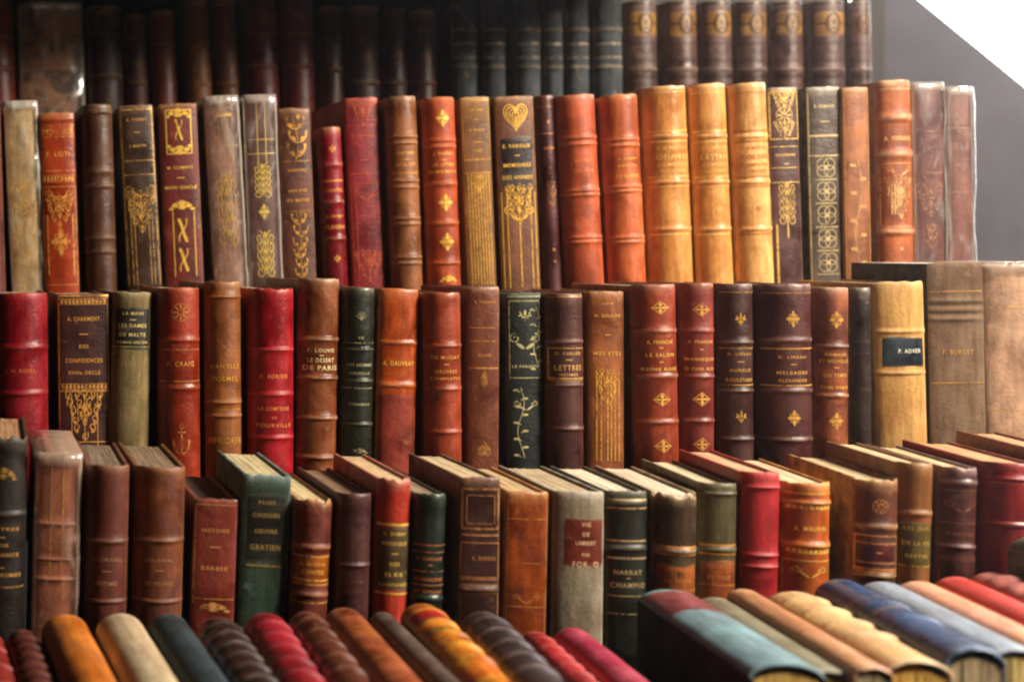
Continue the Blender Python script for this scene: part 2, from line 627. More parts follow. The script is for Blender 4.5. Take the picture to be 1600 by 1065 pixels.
    def ellipse(buf, cx, cz, rx, rz, rot, off):
        n = 10
        c, s_ = math.cos(rot), math.sin(rot)
        P2 = [(cx, cz)]
        for r in (0.55, 1.0):
            for i in range(n):
                a = 2 * PI * i / n
                u, v = r * rx * math.cos(a), r * rz * math.sin(a)
                P2.append((cx + u * c - v * s_, cz + u * s_ + v * c))
        FF = [(0, 1 + i, 1 + (i + 1) % n) for i in range(n)]
        FF += [(1 + i, 1 + n + i, 1 + n + (i + 1) % n, 1 + (i + 1) % n) for i in range(n)]
        add(buf, P2, FF, off)

    hw = T / 2
    for e in els:
        t = e[0]
        if t == 'p':                     # title label of another leather
            _, ya, yb_, hx, inset = e[:5]
            z1, z0 = toz(ya), toz(yb_)
            cxo = e[5] * s if len(e) > 5 else 0
            m, nn = 14, max(4, int((z1 - z0) / 0.004))
            X0, X1 = -hw * (1 - inset) + cxo, hw * (1 - inset)
            lv, lf, lw = [], [], []
            for j in range(nn + 1):
                for i in range(m + 1):
                    x = X0 + (X1 - X0) * i / m
                    edge_ = (i in (0, m) or j in (0, nn))
                    z = z0 + (z1 - z0) * j / nn
                    jit = 0.0003 * mnoise.noise((x * 400, z * 300, seed)) if edge_ else 0
                    lv.append(sp.at(x + jit, z + jit, -0.0002 if edge_ else 0.00016))
                    lw.append(0.7 if edge_ else 0.0)
            for j in range(nn):
                for i in range(m):
                    a = j * (m + 1) + i
                    lf.append((a, a + 1, a + m + 2, a + m + 1))
            mesh_obj('title_label', lv, lf, leather(hx, k, wear=wear, wearamt=.4, name='label_leather'), spine, True, lw)
    for e in els:
        t = e[0]
        if t == 'B':                     # band outlined in gold
            for d in (-1, 1):
                z = toz(e[1]) + d * (bandw + 0.0006)
                strip(GO, [(-hw * .95, z), (hw * .95, z)], 0.0006, OFF)
        elif t == 'l':                   # gold line
            w = e[2] * s if len(e) > 2 else 0.0007
            wf = e[3] if len(e) > 3 else 0.93
            z = toz(e[1])
            strip(GO, [(-hw * wf, z), (hw * wf, z)], w, OFF)
        elif t == 'd':                   # short dash
            z = toz(e[1]); w = (e[2] if len(e) > 2 else 14) * s / 2
            strip(TX, [(-w, z), (w, z)], 0.0007, OFF + .0001)
        elif t == 'v':                   # vertical gold lines
            z1, z0 = toz(e[1]), toz(e[2])
            w = e[4] * s if len(e) > 4 else 0.0007
            for u in e[3]:
                strip(GO, [(u * hw, z1), (u * hw, z0)], w, OFF)
        elif t == 'f':                   # frame
            z1, z0 = toz(e[1]), toz(e[2]); q = 1 - (e[3] if len(e) > 3 else 0.12)
            w = e[4] * s if len(e) > 4 else 0.0007
            strip(GO, [(-q * hw, z1), (q * hw, z1), (q * hw, z0), (-q * hw, z0), (-q * hw, z1)], w, OFF)
        elif t == 'z':                   # dentelle roll
            z = toz(e[1]); h = (e[2] if len(e) > 2 else 8) * s / 2
            n = max(5, int(T / 0.0034))
            for i in range(n):
                x = -hw * .9 + 1.8 * hw * (i + .5) / n
                ellipse(GO, x, z, T / n * .36, h * .8, 0, OFF)
            strip(GO, [(-hw * .93, z + h), (hw * .93, z + h)], 0.0006, OFF)
            strip(GO, [(-hw * .93, z - h), (hw * .93, z - h)], 0.0006, OFF)
        elif t == 't':                   # lettering
            _, y, txt, hpx = e[:4]
            vs, fs, wn_ = text_mesh(txt)
            h = hpx * s * 0.80
            wf = e[4] if len(e) > 4 else None
            width = wn_ * h
            mx = T * 0.84
            tw = T * wf * 0.95 if wf else min(width, mx)
            kx = tw / width
            cx = e[5] * s if len(e) > 5 else 0
            z = toz(y)
            add(TX, [(cx + v[0] * h * kx, z + v[1] * h) for v in vs], fs, OFF + .0001)
        elif t == 'o':                   # tooled ornament
            _, y, kind, hh = e[:4]
            rz = hh * s / 2
            asp = e[4] if len(e) > 4 else 1.0
            rx = min(abs(rz) * asp, hw * .9)
            cx = e[5] * s if len(e) > 5 else 0
            z = toz(y)
            sc = min(rx, abs(rz))
            OB = ([], [])
            for p in orn(kind, rng):
                if p[0] == 'e':
                    ellipse(OB, cx + p[1] * rx, z + p[2] * rz, p[3] * rx, p[4] * rz, p[5], OFF)
                else:
                    strip(OB, [(cx + a * rx, z + b * rz) for a, b in p[1]], max(0.00055, p[2] * sc), OFF)
            mesh_obj('gilt_ornament', OB[0], OB[1], gmat, spine, True)
    if GO[0]:
        mesh_obj('gold_pattern', GO[0], GO[1], gmat, spine, True)
    if TX[0]:
        mesh_obj('title_lettering', TX[0], TX[1], gold(gcol, 0), spine, False)

    # ---- cellophane jacket
    if wrap:
        g = 0.0016
        prof = []
        nS = 5
        for i in range(nS):
            prof.append((-T / 2 - g, D - (D - 0.004) * i / (nS - 1), 0))
        for i in range(1, 20):
            th = -PI / 2 + PI * i / 20
            prof.append(((T / 2 + g) * math.sin(th), sp.yb - (sp.b + g + .0006) * math.cos(th), 1))
        for i in range(nS):
            prof.append((T / 2 + g, 0.004 + (D - 0.004) * i / (nS - 1), 0))
        nzs = 46
        wv, wf_, wc = [], [], []
        zt = H + 0.0022
        M = len(prof)
        for j in range(nzs + 1):
            z = zt * j / nzs
            for (x, y, fr) in prof:
                dd = mnoise.noise((x * 70 + seed * 2.3 + z * 26, y * 40, z * 20 - x * 34)) * 0.0007
                cr = abs(mnoise.noise((x * 55 - z * 32 + seed, z * 20 + x * 22, seed * .7)))
                dd += max(0, 0.12 - cr) * 0.006
                if crumple > 1:
                    d3 = (x * .8 + z) * 16
                    dd += crumple * 0.0012 * (1 - 2.2 * abs(mnoise.noise((d3 + seed, (x - z) * 9, 1.0))))
                dd = max(dd, -0.0007)
                edge_ = 0.9 if (abs(x) > T / 2 - 0.0012 and fr) or j >= nzs - 1 else 0.0  # whitish highlight painted along the film's edges and top
                wc.append(min(1.0, max(edge_, max(0, 0.05 - cr) * 9)))
                wv.append((x + (dd * .12 if abs(x) > T * .4 else 0) * (1 if x > 0 else -1), y - (dd if fr else 0), z + (dd * .4 if j == nzs else 0)))
        for j in range(nzs):
            for i in range(M - 1):
                a = j * M + i
                wf_.append((a, a + 1, a + M + 1, a + M))
        # folded top
        tb = nzs * M
        m2 = M // 2
        for i in range(m2):
            a, b = tb + i, tb + M - 1 - i
            if a + 1 < b:
                wf_.append((a, a + 1, b - 1, b) if a + 1 != b - 1 else (a, a + 1, b))
        mesh_obj('cellophane_wrap', wv, wf_, wrap_material(seed, tint, wrap), root, True, wc)
    root['_T'] = T
    return root, sp


# ------------------------------------------------------------------ placing upright books from photograph measurements
def world_x(px, Y): return (px - VPX) / F * Y
def world_z(py, Y): return -(py - VPY) / F * Y


ROWS = {  # spine depth, base height, book depth, y where the lean is measured
    'A': dict(Y=1.62, base=0.085, D=0.125, yb=160, group='dim books in the back row'),
    'B': dict(Y=1.33, base=-0.045, D=0.125, yb=445, group='upright books in the second row from the back'),
    'C': dict(Y=1.16, base=-0.205, D=0.128, yb=695, group='upright books in the middle row'),
    'D': dict(Y=1.00, base=-0.345, D=0.128, yb=950, group='upright books with page tops showing above the front row'),
    'E': dict(Y=0.965, base=-0.345, D=0.115, yb=1065, group='books lying spine up in the front row'),
}
_cnt = [10]


def book(row, xl, xr, ytop, dx, color, label, els=(), name='book', **kw):
    R = ROWS[row]
    _cnt[0] += 1
    rng = random.Random(_cnt[0] * 7)
    Y = R['Y'] + kw.pop('dy', rng.uniform(-0.003, 0.003))
    s = Y / F
    T = (xr - xl) * s * 0.957
    zt = world_z(ytop, Y)
    H = zt - R['base']
    lean = math.atan2(dx, R['yb'] - ytop)          # top leans left when dx > 0
    toz = lambda py: H - (py - ytop) * s
    D = kw.pop('D', R['D']) * rng.uniform(0.97, 1.03)
    xm = (xl + xr) / 2
    fan = {'A': 0, 'B': -2.0 * max(0, xm - 800) / 800, 'C': -1 - 6.5 * max(0, xm - 650) / 800, 'D': -2 - 11 * max(0, xm - 700) / 700}[row]
    yaw = kw.pop('yaw', max(-13, fan) + rng.uniform(-0.7, 0.7))
    root, sp = build_book(name, T, H, D, color, list(els), toz, s, _cnt[0], **kw)
    Rm = Matrix.Rotation(-lean, 4, 'Y') @ Matrix.Rotation(math.radians(yaw), 4, 'Z')
    topc = Vector((world_x((xl + xr) / 2, Y), Y, zt))
    base = topc - (Rm @ Vector((0, 0, H)))
    root.matrix_world = Matrix.Translation(base) @ Rm
    tag(root, label, 'book', R['group'])
    del root['_T']
    return root


def lying(px1, py1, wpx, px2, py2, color, label, bands=(), lines=(), end=False, name='book', Y1=None, L=0.20, **kw):
    """a book lying on its fore-edge, spine up; far end of the ridge at px1,py1 and another ridge point at px2,py2"""
    R = ROWS['E']
    _cnt[0] += 1
    rng = random.Random(_cnt[0] * 7)
    Y1 = Y1 or R['Y']
    s = Y1 / F
    P1 = Vector((world_x(px1, Y1), Y1, world_z(py1, Y1)))
    Y2 = -P1.z * F / (py2 - VPY)
    P2 = Vector((world_x(px2, Y2), Y2, P1.z))
    d = (P2 - P1)
    H = d.length if end else L
    d.normalize()
    T = wpx * s * 0.97
    kw.setdefault('sq', 0.0008)
    D = P1.z - R['base']
    els = []
    for b in bands: els.append(('b', b))
    els += list(lines)
    root, sp = build_book(name, T, H, D, color, els, lambda f: f * H, s, _cnt[0], **kw)
    yl = Vector((0, 0, -1))
    xl = yl.cross(d)
    M = Matrix((xl, yl, d)).transposed().to_4x4()
    loc = P1 - (M.to_3x3() @ Vector((0, sp.yb - sp.b, 0)))
    root.matrix_world = Matrix.Translation(loc) @ M
    tag(root, label, 'book', R['group'])
    del root['_T']
    return root


# ------------------------------------------------------------------ the stall case (panels and shelves the books stand on)
case = bpy.data.objects.new('stall_case', None)
COL.objects.link(case)
case.location = (0.4, 1.3, -0.36)
tag(case, 'grey painted stall case with sloping side panel at the right, behind the books', 'display case')
case_inv = Matrix.Translation((-0.4, -1.3, 0.36))
m_grey = paint('5d5a63', 0.6, 0.35, 9)
m_dark = paint('2a211d', 0.7, 0.4, 12, 'dark_wood')


def case_box(name, b, mat, bevel=0.002):
    o = boxes_obj(name, [b], mat, case, bevel)
    o.matrix_parent_inverse = case_inv
    return o


case_box('back_panel', (-0.6, 1.15, 1.79, 1.81, -0.36, 0.46), m_dark)
PA, PB = Vector((1.180, 1.79)), Vector((1.316, 1.72))    # the panel turns outwards towards the viewer
PD = (PB - PA).normalized(); PN = Vector((PD.y, -PD.x)) * -1


def panel_pt(px, py):
    # point of the panel's plane seen at px, py
    k = (px - VPX) / F
    # PA.x + t*PD.x = k*(PA.y + t*PD.y)
    t = (k * PA.y - PA.x) / (PD.x - k * PD.y)
    q = PA + PD * t
    return (q.x, q.y, world_z(py, q.y))


top0, top1 = panel_pt(1435, 0), panel_pt(1600, 135)
mz = (top1[2] - top0[2]) / (top1[0] - top0[0])
ends = []
for x in (PA.x, PA.x + 0.42):
    t = (x - PA.x) / PD.x
    ends.append((x, PA.y + PD.y * t, top0[2] + mz * (x - top0[0])))
prof = [(ends[0][0], ends[0][1], -0.36), ends[0], ends[1], (ends[1][0], ends[1][1], -0.36)]
pv = list(prof) + [(x + 0.010, y + 0.018, z) for x, y, z in prof]
n = len(prof)
pf = [tuple(range(n)), tuple(range(2 * n - 1, n - 1, -1))] + [(i, n + i, n + (i + 1) % n, (i + 1) % n) for i in range(n)]
sp_o = mesh_obj('side_panel', pv, pf, m_grey, case, False); sp_o.matrix_parent_inverse = case_inv
case_box('corner_post', (1.150, 1.178, 1.765, 1.789, -0.36, 0.385), m_dark)
case_box('shelf_step', (-0.6, 1.15, 1.59, 1.789, 0.065, 0.085), m_dark)
case_box('shelf_step', (-0.6, 1.15, 1.31, 1.585, -0.065, -0.045), m_dark)
case_box('shelf_step', (-0.6, 1.15, 1.14, 1.305, -0.225, -0.205), m_dark)
case_box('shelf_step', (-0.6, 1.15, 0.55, 1.135, -0.365, -0.345), m_dark)
case_box('shade_lid', (-0.7, 0.86, 1.305, 1.83, 0.35, 0.365), m_dark)  # unseen from the camera, placed and sized to shade the back row


# ------------------------------------------------------------------ thin scattering volume added to stand in for lens flare glow
hz = NT('flare_veil_volume')
hz.n.remove(hz.b)
pvn = hz.new('ShaderNodeVolumePrincipled')
pvn.inputs['Color'].default_value = (0.95, 0.95, 1.0, 1)
pvn.inputs['Density'].default_value = 0.014
pvn.inputs['Anisotropy'].default_value = 0.90
hz.link(pvn.outputs[0], hz.out.inputs['Volume'])
flare_veil = boxes_obj('flare_veil', [(-1.4, 2.4, -1.3, 2.3, -1.4, 0.56)], hz.m, None, 0)
flare_veil['kind'] = 'stuff'
flare_veil['label'] = 'thin scattering volume added in front of the stall to imitate lens flare glow'
flare_veil['category'] = 'flare_veil'
# ================================================================== back row (dim, out of focus)
A_ = dict(wearamt=.4, gfade=.6)
book('A', -36, 20, 4, 6, '6a2a1e', 'dark red book at left end of back row, left of the cellophane wrapped one', [('b', 60), ('b', 110)], k=1.35, **A_)
book('A', 28, 128, 8, 4, '8a6246', 'wide brown book in crumpled cellophane, at left of the dim back row', [('b', 62), ('b', 110)], name='wrapped_book', wrap=.6, tint='f0dcc8', crumple=3.5, second='2c1a12', bulge=.10, k=2.0, **A_)
book('A', 134, 190, 12, 4, '2a1210', 'near black book with faint gold crest, right beside the wrapped one in back row', [('o', 22, 'crown', 22), ('b', 55), ('b', 120)], gcol='9a7038', k=1.35, **A_)
book('A', 195, 228, 24, 4, '3d1513', 'narrow dark red book, shortest between near black and plain rust ones in back row', [('b', 62), ('l', 100), ('b', 130)], k=1.35, **A_)
book('A', 234, 272, 18, 6, '5e2a1c', 'plain rust brown book in back row, left of two brown volumes with pale tops', [('l', 70)], k=1.35, **A_)
book('A', 286, 325, -4, 8, '6a4026', 'brown ribbed book with pale top line, left of a matching pair in back row', [('l', 8, 5), ('b', 70), ('l', 88), ('l', 105), ('l', 112), ('b', 132)], gcol='b08a5c', k=1.35, **A_)
book('A', 333, 368, -4, 8, '5d3824', 'brown ribbed book with pale top line, right of a matching pair in back row', [('l', 8, 5), ('b', 70), ('l', 88), ('l', 105), ('l', 112), ('b', 132)], gcol='a07a50', k=1.35, **A_)
book('A', 380, 432, -22, 6, '511a1a', 'maroon book with a small fleuron, left of a matching pair in back row', [('o', 28, 'fleuron', 24), ('b', 55, 10), ('b', 105, 8)], gcol='a0603c', k=1.35, **A_)
book('A', 438, 490, -22, 4, '541c1b', 'maroon book with a small fleuron, right of a matching pair in back row', [('o', 26, 'fleuron', 24), ('b', 55, 10), ('b', 105, 8)], gcol='a86a40', k=1.35, **A_)
book('A', 499, 537, 12, 2, '34170f', 'plain dark brown book in back row beside the right maroon fleuron volume', [('b', 60), ('b', 110)], k=1.35, **A_)
book('A', 541, 594, 12, 2, '2c1512', 'widest of three black brown books with small gold star, back row', [('l', 24, 3), ('l', 44, 3), ('o', 90, 'fleuron', 20), ('b', 130)], gcol='7a4a30', k=1.35, **A_)
book('A', 599, 637, 16, 2, '2c1412', 'middle one of three black brown books with small gold star, back row', [('l', 26, 3), ('l', 46, 3), ('o', 88, 'fleuron', 20), ('b', 130)], gcol='7a4a30', k=1.35, **A_)
book('A', 641, 682, 18, 2, '34160f', 'rightmost of three black brown books with small gold star, beside the dark gap', [('l', 30, 5), ('l', 48, 3), ('o', 90, 'fleuron', 20), ('b', 130)], gcol='8a5236', k=1.35, **A_)
BK = ['leftmost of six black cloth volumes, just right of the dark gap in back row', 'second from left of six black cloth volumes in back row', 'third from left of six black cloth volumes in back row',
      'narrowest of six black cloth volumes, fourth from left in back row', 'fifth from left of six black cloth volumes in back row', 'rightmost of six black cloth volumes, beside the tan labelled set']
for (a, b), lb in zip(((705, 745), (755, 790), (805, 845), (850, 880), (885, 921), (927, 973)), BK):
    book('A', a, b, -24, 2, '33373a', lb, [('b', 48, 8), ('l', 70, 2.5), ('l', 91, 3), ('b', 106, 8)], gcol='b39c80', cloth=True, k=2.1, **A_)
TN = ['leftmost of seven brown volumes with tan eye emblem labels, back row', 'second from left of seven brown volumes with tan eye emblem labels', 'third from left of seven brown volumes with tan eye emblem labels', 'middle one of seven brown volumes with tan eye emblem labels',
      'fifth from left of seven brown volumes with tan eye emblem labels', 'widest of seven brown volumes with tan eye emblem labels, near right end', 'rightmost of seven brown volumes with tan eye emblem labels, beside grey panel']
for (a, b), lb in zip(((976, 1027), (1039, 1090), (1095, 1144), (1150, 1199), (1204, 1255), (1263, 1320), (1326, 1362)), TN):
    book('A', a, b, 3, 3, '5a4038', lb, [('l', 7, 4), ('p', 18, 60, '94703f', .06), ('o', 39, 'oval', 34, .9), ('l', 70, 2), ('o', 82, 'corner', 14, 1.9), ('l', 96, 2), ('b', 110, 8), ('z', 121, 7), ('l', 134, 2), ('o', 146, 'fleuron', 16)], gcol='2a1a14', gfade=.1, wear='b9a890', **{'wearamt': .5})

# ================================================================== second row from the back
book('B', -44, 1, 168, 9, '5c2420', 'dark red book cut off by the left edge in second row from the back', [('l', 250)])
book('B', 7, 57, 163, 13, 'bca071', 'pale tan wrapped book with gold garland, leftmost whole one in second row from back', [('f', 175, 440, .16), ('l', 232), ('l', 285), ('l', 262), ('o', 340, 'wedge', 110, .40), ('v', 200, 285, (-.3, .25))], name='wrapped_book', wrap=.50, bulge=.10, wear='e8d8b0', tint='f4ead6')
book('B', 60, 117, 177, 9, 'a2401f', 'orange red book lettered F. LOTI above a gilt floral panel', [('b', 186), ('l', 196), ('z', 205, 10), ('l', 214), ('t', 241, 'F. LOTI', 9), ('l', 267), ('z', 279, 9), ('f', 292, 445, .08), ('o', 305, 'corner', 26, 1.8), ('o', 330, 'wedge', 44, .9), ('o', 378, 'fleuron', 46, .8), ('v', 335, 430, (-.72, .72), 2)], gcol='e09a48', bulge=.12)
book('B', 126, 176, 165, 8, '4b2b1a', 'plain dark brown book with blind ribs, right of the orange red gilt panel one', [('b', 176), ('b', 268, 14), ('b', 291, 10), ('b', 372), ('b', 393)], wear='9a7a58', dark=.6)
book('B', 184, 240, 165, 15, '3e2a1e', 'dark brown book lettered A. THIERRY with gilt scrolls and tall gilt lines', [('l', 171, 2), ('v', 168, 445, (-.9, .9), 1.5), ('t', 187, 'A. THIERRY', 6, .62), ('d', 207, 10), ('t', 228, 'J. MARTIN', 5, .5), ('l', 251), ('l', 273), ('o', 300, 'corner', 30, 1.6), ('o', 330, 'wedge', 60, .7), ('v', 310, 445, (-.62, -.42, .42, .62), 1.4), ('o', 345, 'sprig', 26, .6)], gcol='c99a50', bulge=.10, wear='b48a60')
book('B', 246, 309, 163, 12, '6e2019', 'maroon book with bold gilt twisted ribbon ornaments in frames', [('f', 172, 240, .36, 2), ('o', 178, 'crown', 26, 1.5), ('o', 203, 'twist', 32, .42), ('o', 233, 'crown', -26, 1.5), ('t', 262, 'M. CLEMENT', 5, .7), ('d', 278, 12), ('t', 293, 'MON ONCLE', 6, .86), ('o', 322, 'crown', 26, 1.5), ('v', 330, 432, (-.48, .62), 1.6), ('o', 360, 'twist', 36, .45), ('o', 406, 'twist', 36, .45)], gcol='f0b84e', gfade=.25, bulge=.10)
book('B', 320, 371, 155, 17, '91695a', 'pinkish brown wrapped book, left of two wrapped ones beside the twisted ribbon spine', [('v', 175, 430, (-.3, .3)), ('l', 228), ('o', 330, 'scroll', 100, .45), ('l', 180, 5, .6)], name='wrapped_book', wrap=.44, bulge=.12, gcol='d0a040', tint='ecdccb')
book('B', 381, 430, 153, 12, '5a3632', 'plum wrapped book with bright gilt bouquets, left of the sprig decorated brown spine', [('v', 160, 255, (-.25, .3)), ('l', 218), ('l', 240), ('o', 283, 'scroll', 46, .8), ('o', 331, 'fleuron', 26, .8), ('o', 398, 'scroll', 62, .62)], name='wrapped_book', wrap=.46, bulge=.12, gcol='f2c455', gfade=.2, tint='e4cfc6')
book('B', 434, 486, 170, 11, '5f3423', 'brown book with gilt leafy sprigs above and below its title', [('o', 215, 'sprig', 68, .50), ('l', 252, 1, .8), ('t', 266, 'CHANSONS', 5, .6), ('t', 298, 'JEAN RIVE', 5, .6), ('t', 313, 'DU MATIN', 6, .7), ('l', 330, 1, .8), ('o', 362, 'sprig', 60, .45), ('o', 412, 'sprig', 50, .45)], gcol='dba049', bulge=.12, wear='d0a070')
book('B', 496, 534, 200, 12, '861826', 'short crimson book with small gilt fleurons between sprig spine and tall crimson book', [('o', 233, 'trident', 15), ('b', 258), ('t', 283, 'LA FONTE', 5, .75), ('l', 283), ('t', 298, 'CONTES', 6, .8), ('b', 316), ('t', 338, 'A. HARDY', 5, .75), ('t', 355, 'FLANDRE', 7, .82), ('b', 373), ('o', 404, 'trident', 15)], gcol='e8a050', gfade=.3)
book('B', 538, 592, 153, 14, '861c25', 'tall crimson book with thin blind tooled frames beside the short crimson one', [('f', 158, 196, .14), ('o', 177, 'wedge', 32, .9), ('l', 188), ('t', 212, 'P. VERNEUIL', 5, .72), ('d', 250, 10), ('l', 271), ('l', 287), ('v', 290, 440, (-.88, -.62, .72), 1.2), ('o', 305, 'corner', 24, 1.8), ('o', 415, 'wedge', 44, .9)], gcol='c05a3a', gfade=.45, bulge=.10, wear='d06a50')
book('B', 602, 652, 152, 11, '8c5733', 'tan brown book with paired dark ribs and three title lines, left of gilt lozenge spine', [('b', 214), ('b', 224), ('t', 240, 'HISTOIRE', 5, .6), ('d', 250, 8), ('t', 258, 'DE LA CITE', 6, .66), ('t', 271, 'ET DU ROYAUME', 5, .84), ('b', 283), ('b', 293), ('b', 341), ('b', 350), ('b', 402), ('b', 411)], gcol='e0a848', wear='d0a878', bandw=.0022)
book('B', 658, 712, 154, 11, 'aa4a22', 'orange red book with a column of gilt clover ornaments and gilt title', [('o', 186, 'fleuron', 28, .9), ('b', 220), ('b', 230), ('t', 241, 'J. PASCAL', 5, .62), ('d', 251, 8), ('t', 258, 'LES LETTRES', 6, .68), ('t', 269, 'DE MON MOULIN', 5, .85), ('b', 288, 10), ('o', 317, 'fleuron', 29, .9), ('b', 349, 10), ('o', 378, 'fleuron', 29, .9), ('b', 411, 8), ('o', 436, 'crown', 18, 1.4)], gcol='f2b44e', gfade=.2, wear='d98a50')
book('B', 719, 767, 152, 13, '7d5224', 'olive brown book covered in tall vertical gilt stripes', [('f', 157, 250, .1), ('t', 172, 'LA VIE', 5, .5), ('d', 187, 6), ('t', 203, 'A PARIS', 5, .56), ('d', 222, 12), ('t', 236, 'TOME', 5, .3), ('l', 249, 1.5), ('l', 270, 1.5), ('o', 284, 'fan', 30, .9), ('v', 272, 445, (-.7, -.5, -.3, -.1, .1, .3, .5, .7), 1.8)], gcol='c9963e', gfade=.45, bulge=.09, wear='d0a060')
book('B', 773, 836, 151, 12, '6d4126', 'brown book with large gilt heart above a dark label and gilt garland', [('o', 180, 'heart', 46, .85), ('p', 211, 297, '2c201c', .10), ('t', 228, 'E. FAROUX', 7, .74), ('d', 243, 8), ('t', 258, 'MEMOIRES', 7, .74), ('t', 277, 'DES ANNEES', 7, .8), ('o', 320, 'wedge', 60, .62), ('v', 300, 450, (-.85, -.6, .6, .85), 1.5), ('v', 340, 450, (0,), 2), ('o', 335, 'corner', 40, 1.2)], gcol='e0ac45', gfade=.3, bulge=.09, wear='c99a60')
book('B', 837, 867, 150, 14, '4c1f20', 'narrow dark maroon book with gilt dots, between gilt heart spine and plain orange red pair', [('l', 167), ('o', 191, 'dot', 6), ('l', 209), ('t', 232, 'ODES', 5), ('o', 261, 'dot', 6), ('o', 303, 'sprig', 40, .35), ('o', 390, 'dot', 6), ('o', 408, 'dot', 5)], gcol='d08a48', wear='9a5a48')
book('B', 868, 931, 150, 16, 'b65a3a', 'orange red ribbed book with faint title, left of a plain pair beside gilt dots spine', [('b', 216), ('b', 226), ('t', 252, 'BALLADES', 5, .5), ('t', 268, 'DU SOIR', 6, .5), ('b', 298), ('b', 305), ('b', 371), ('b', 378)], gcol='e08a4a', gfade=.5, bandw=.0024, wear='e09a70')
book('B', 937, 998, 150, 15, 'c2663e', 'orange ribbed book, right of a plain orange red pair, next to honey tan volumes', [('b', 219), ('b', 228), ('t', 249, 'A. DORIAN', 5, .5), ('t', 260, 'RECITS', 5, .5), ('t', 276, 'DE GUERRE', 7, .62), ('b', 292), ('b', 299), ('b', 371), ('b', 378)], gcol='f0ac50', gfade=.35, bandw=.0024, wear='e8a870')
HN = ['leftmost and widest of three honey tan matching volumes', 'middle one of three honey tan matching volumes', 'rightmost and palest of three honey tan matching volumes']
for (a, b, y, dx, c), lb, tt in zip(((1003, 1073, 137, 13, 'd0955c'), (1076, 1135, 133, 14, 'd69c60'), (1138, 1198, 132, 14, 'e2b074')), HN, ('OEUVRES', 'LETTRES', 'POESIES')):
    book('B', a, b, y, dx, c, lb, [('l', 146, 1.5), ('l', 206, 2), ('b', 214, 9), ('l', 222, 2), ('t', 232, 'H. DE MONTIGNY', 6, .7), ('t', 246, tt, 9, .74), ('t', 258, 'COMPLETES', 6, .7), ('t', 268, 'ILLUSTREES', 5, .6), ('l', 277, 2), ('b', 285, 9), ('l', 292, 1.5), ('o', 326, 'trident', 13), ('b', 358, 9), ('l', 366, 2)], gcol='b4682c' if c == 'e2b074' else 'f0bc68', gfade=.3, wear='f0d09a', rough=.36, dark=.62)
book('B', 1201, 1249, 137, 10, '50302e', 'plum brown book with ornate gilt panel at top, right of the honey tan volumes', [('f', 143, 217, .08, 2), ('o', 160, 'wedge', 36, .9), ('o', 180, 'rosette', 26), ('o', 203, 'wedge', 26, 1.1), ('l', 229), ('t', 242, 'SOUVENIRS', 5, .7), ('d', 256, 8), ('l', 262), ('l', 285), ('o', 318, 'scroll', 58, .62), ('v', 340, 372, (0,), 2), ('v', 350, 445, (-.7,), 3)], gcol='d8b060', gfade=.35, bulge=.10, wear='c9b090')
book('B', 1261, 1315, 136, 8, '55483f', 'grey brown framed book with a chain of gilt rosettes down its spine', [('v', 140, 445, (-.92, .92), 2), ('t', 166, 'R. BREMOND', 6, .62), ('d', 190, 14), ('l', 212, 3), ('l', 243, 2)] + [('o', y, 'quatrefoil', 37, .95) for y in (262, 299, 336, 373, 410)], gcol='bfa878', gfade=.35, bulge=.09, wear='d0c0a0')
book('B', 1317, 1360, 137, 6, '9c6440', 'light red brown book with faint vine pattern, right of the gilt rosette chain', [('f', 142, 440, .12), ('o', 345, 'vine', 190, .13)], gcol='c89a5c', gfade=.4, bulge=.12, wear='d9b088')
book('B', 1368, 1425, 127, 7, 'a85f38', 'rounded orange brown book with thick pale ribs and gilt panel, near right end', [('l', 140, 2), ('b', 184, 18), ('t', 217, 'A. FERRAND', 9, .78), ('b', 241, 18), ('f', 256, 354, .1), ('o', 268, 'corner', 24, 1.9), ('v', 285, 335, (-.45, -.3, -.15), 2), ('o', 308, 'wedge', 60, .6), ('b', 362, 14), ('o', 388, 'dot', 6)], gcol='e8b478', bulge=.30, wear='f0c898', wearamt=.8, bandh=.0022)
book('B', 1428, 1476, 132, 5, '6c3a34', 'maroon wrapped book with white top edge, right of the rounded orange brown one', [('l', 270), ('o', 310, 'wedge', 50, .8), ('o', 370, 'sprig', 40, .4), ('d', 205, 10)], name='wrapped_book', wrap=.26, bulge=.12, gcol='a87858', tint='efe8e0', pcol='efe8da')
book('B', 1480, 1522, 140, 5, '7a4a3e', 'faded red wrapped book, last one at right end of its row against grey panel', [('l', 200), ('l', 300)], name='wrapped_book', wrap=.28, bulge=.12, gcol='a08068', tint='e8e4dc')

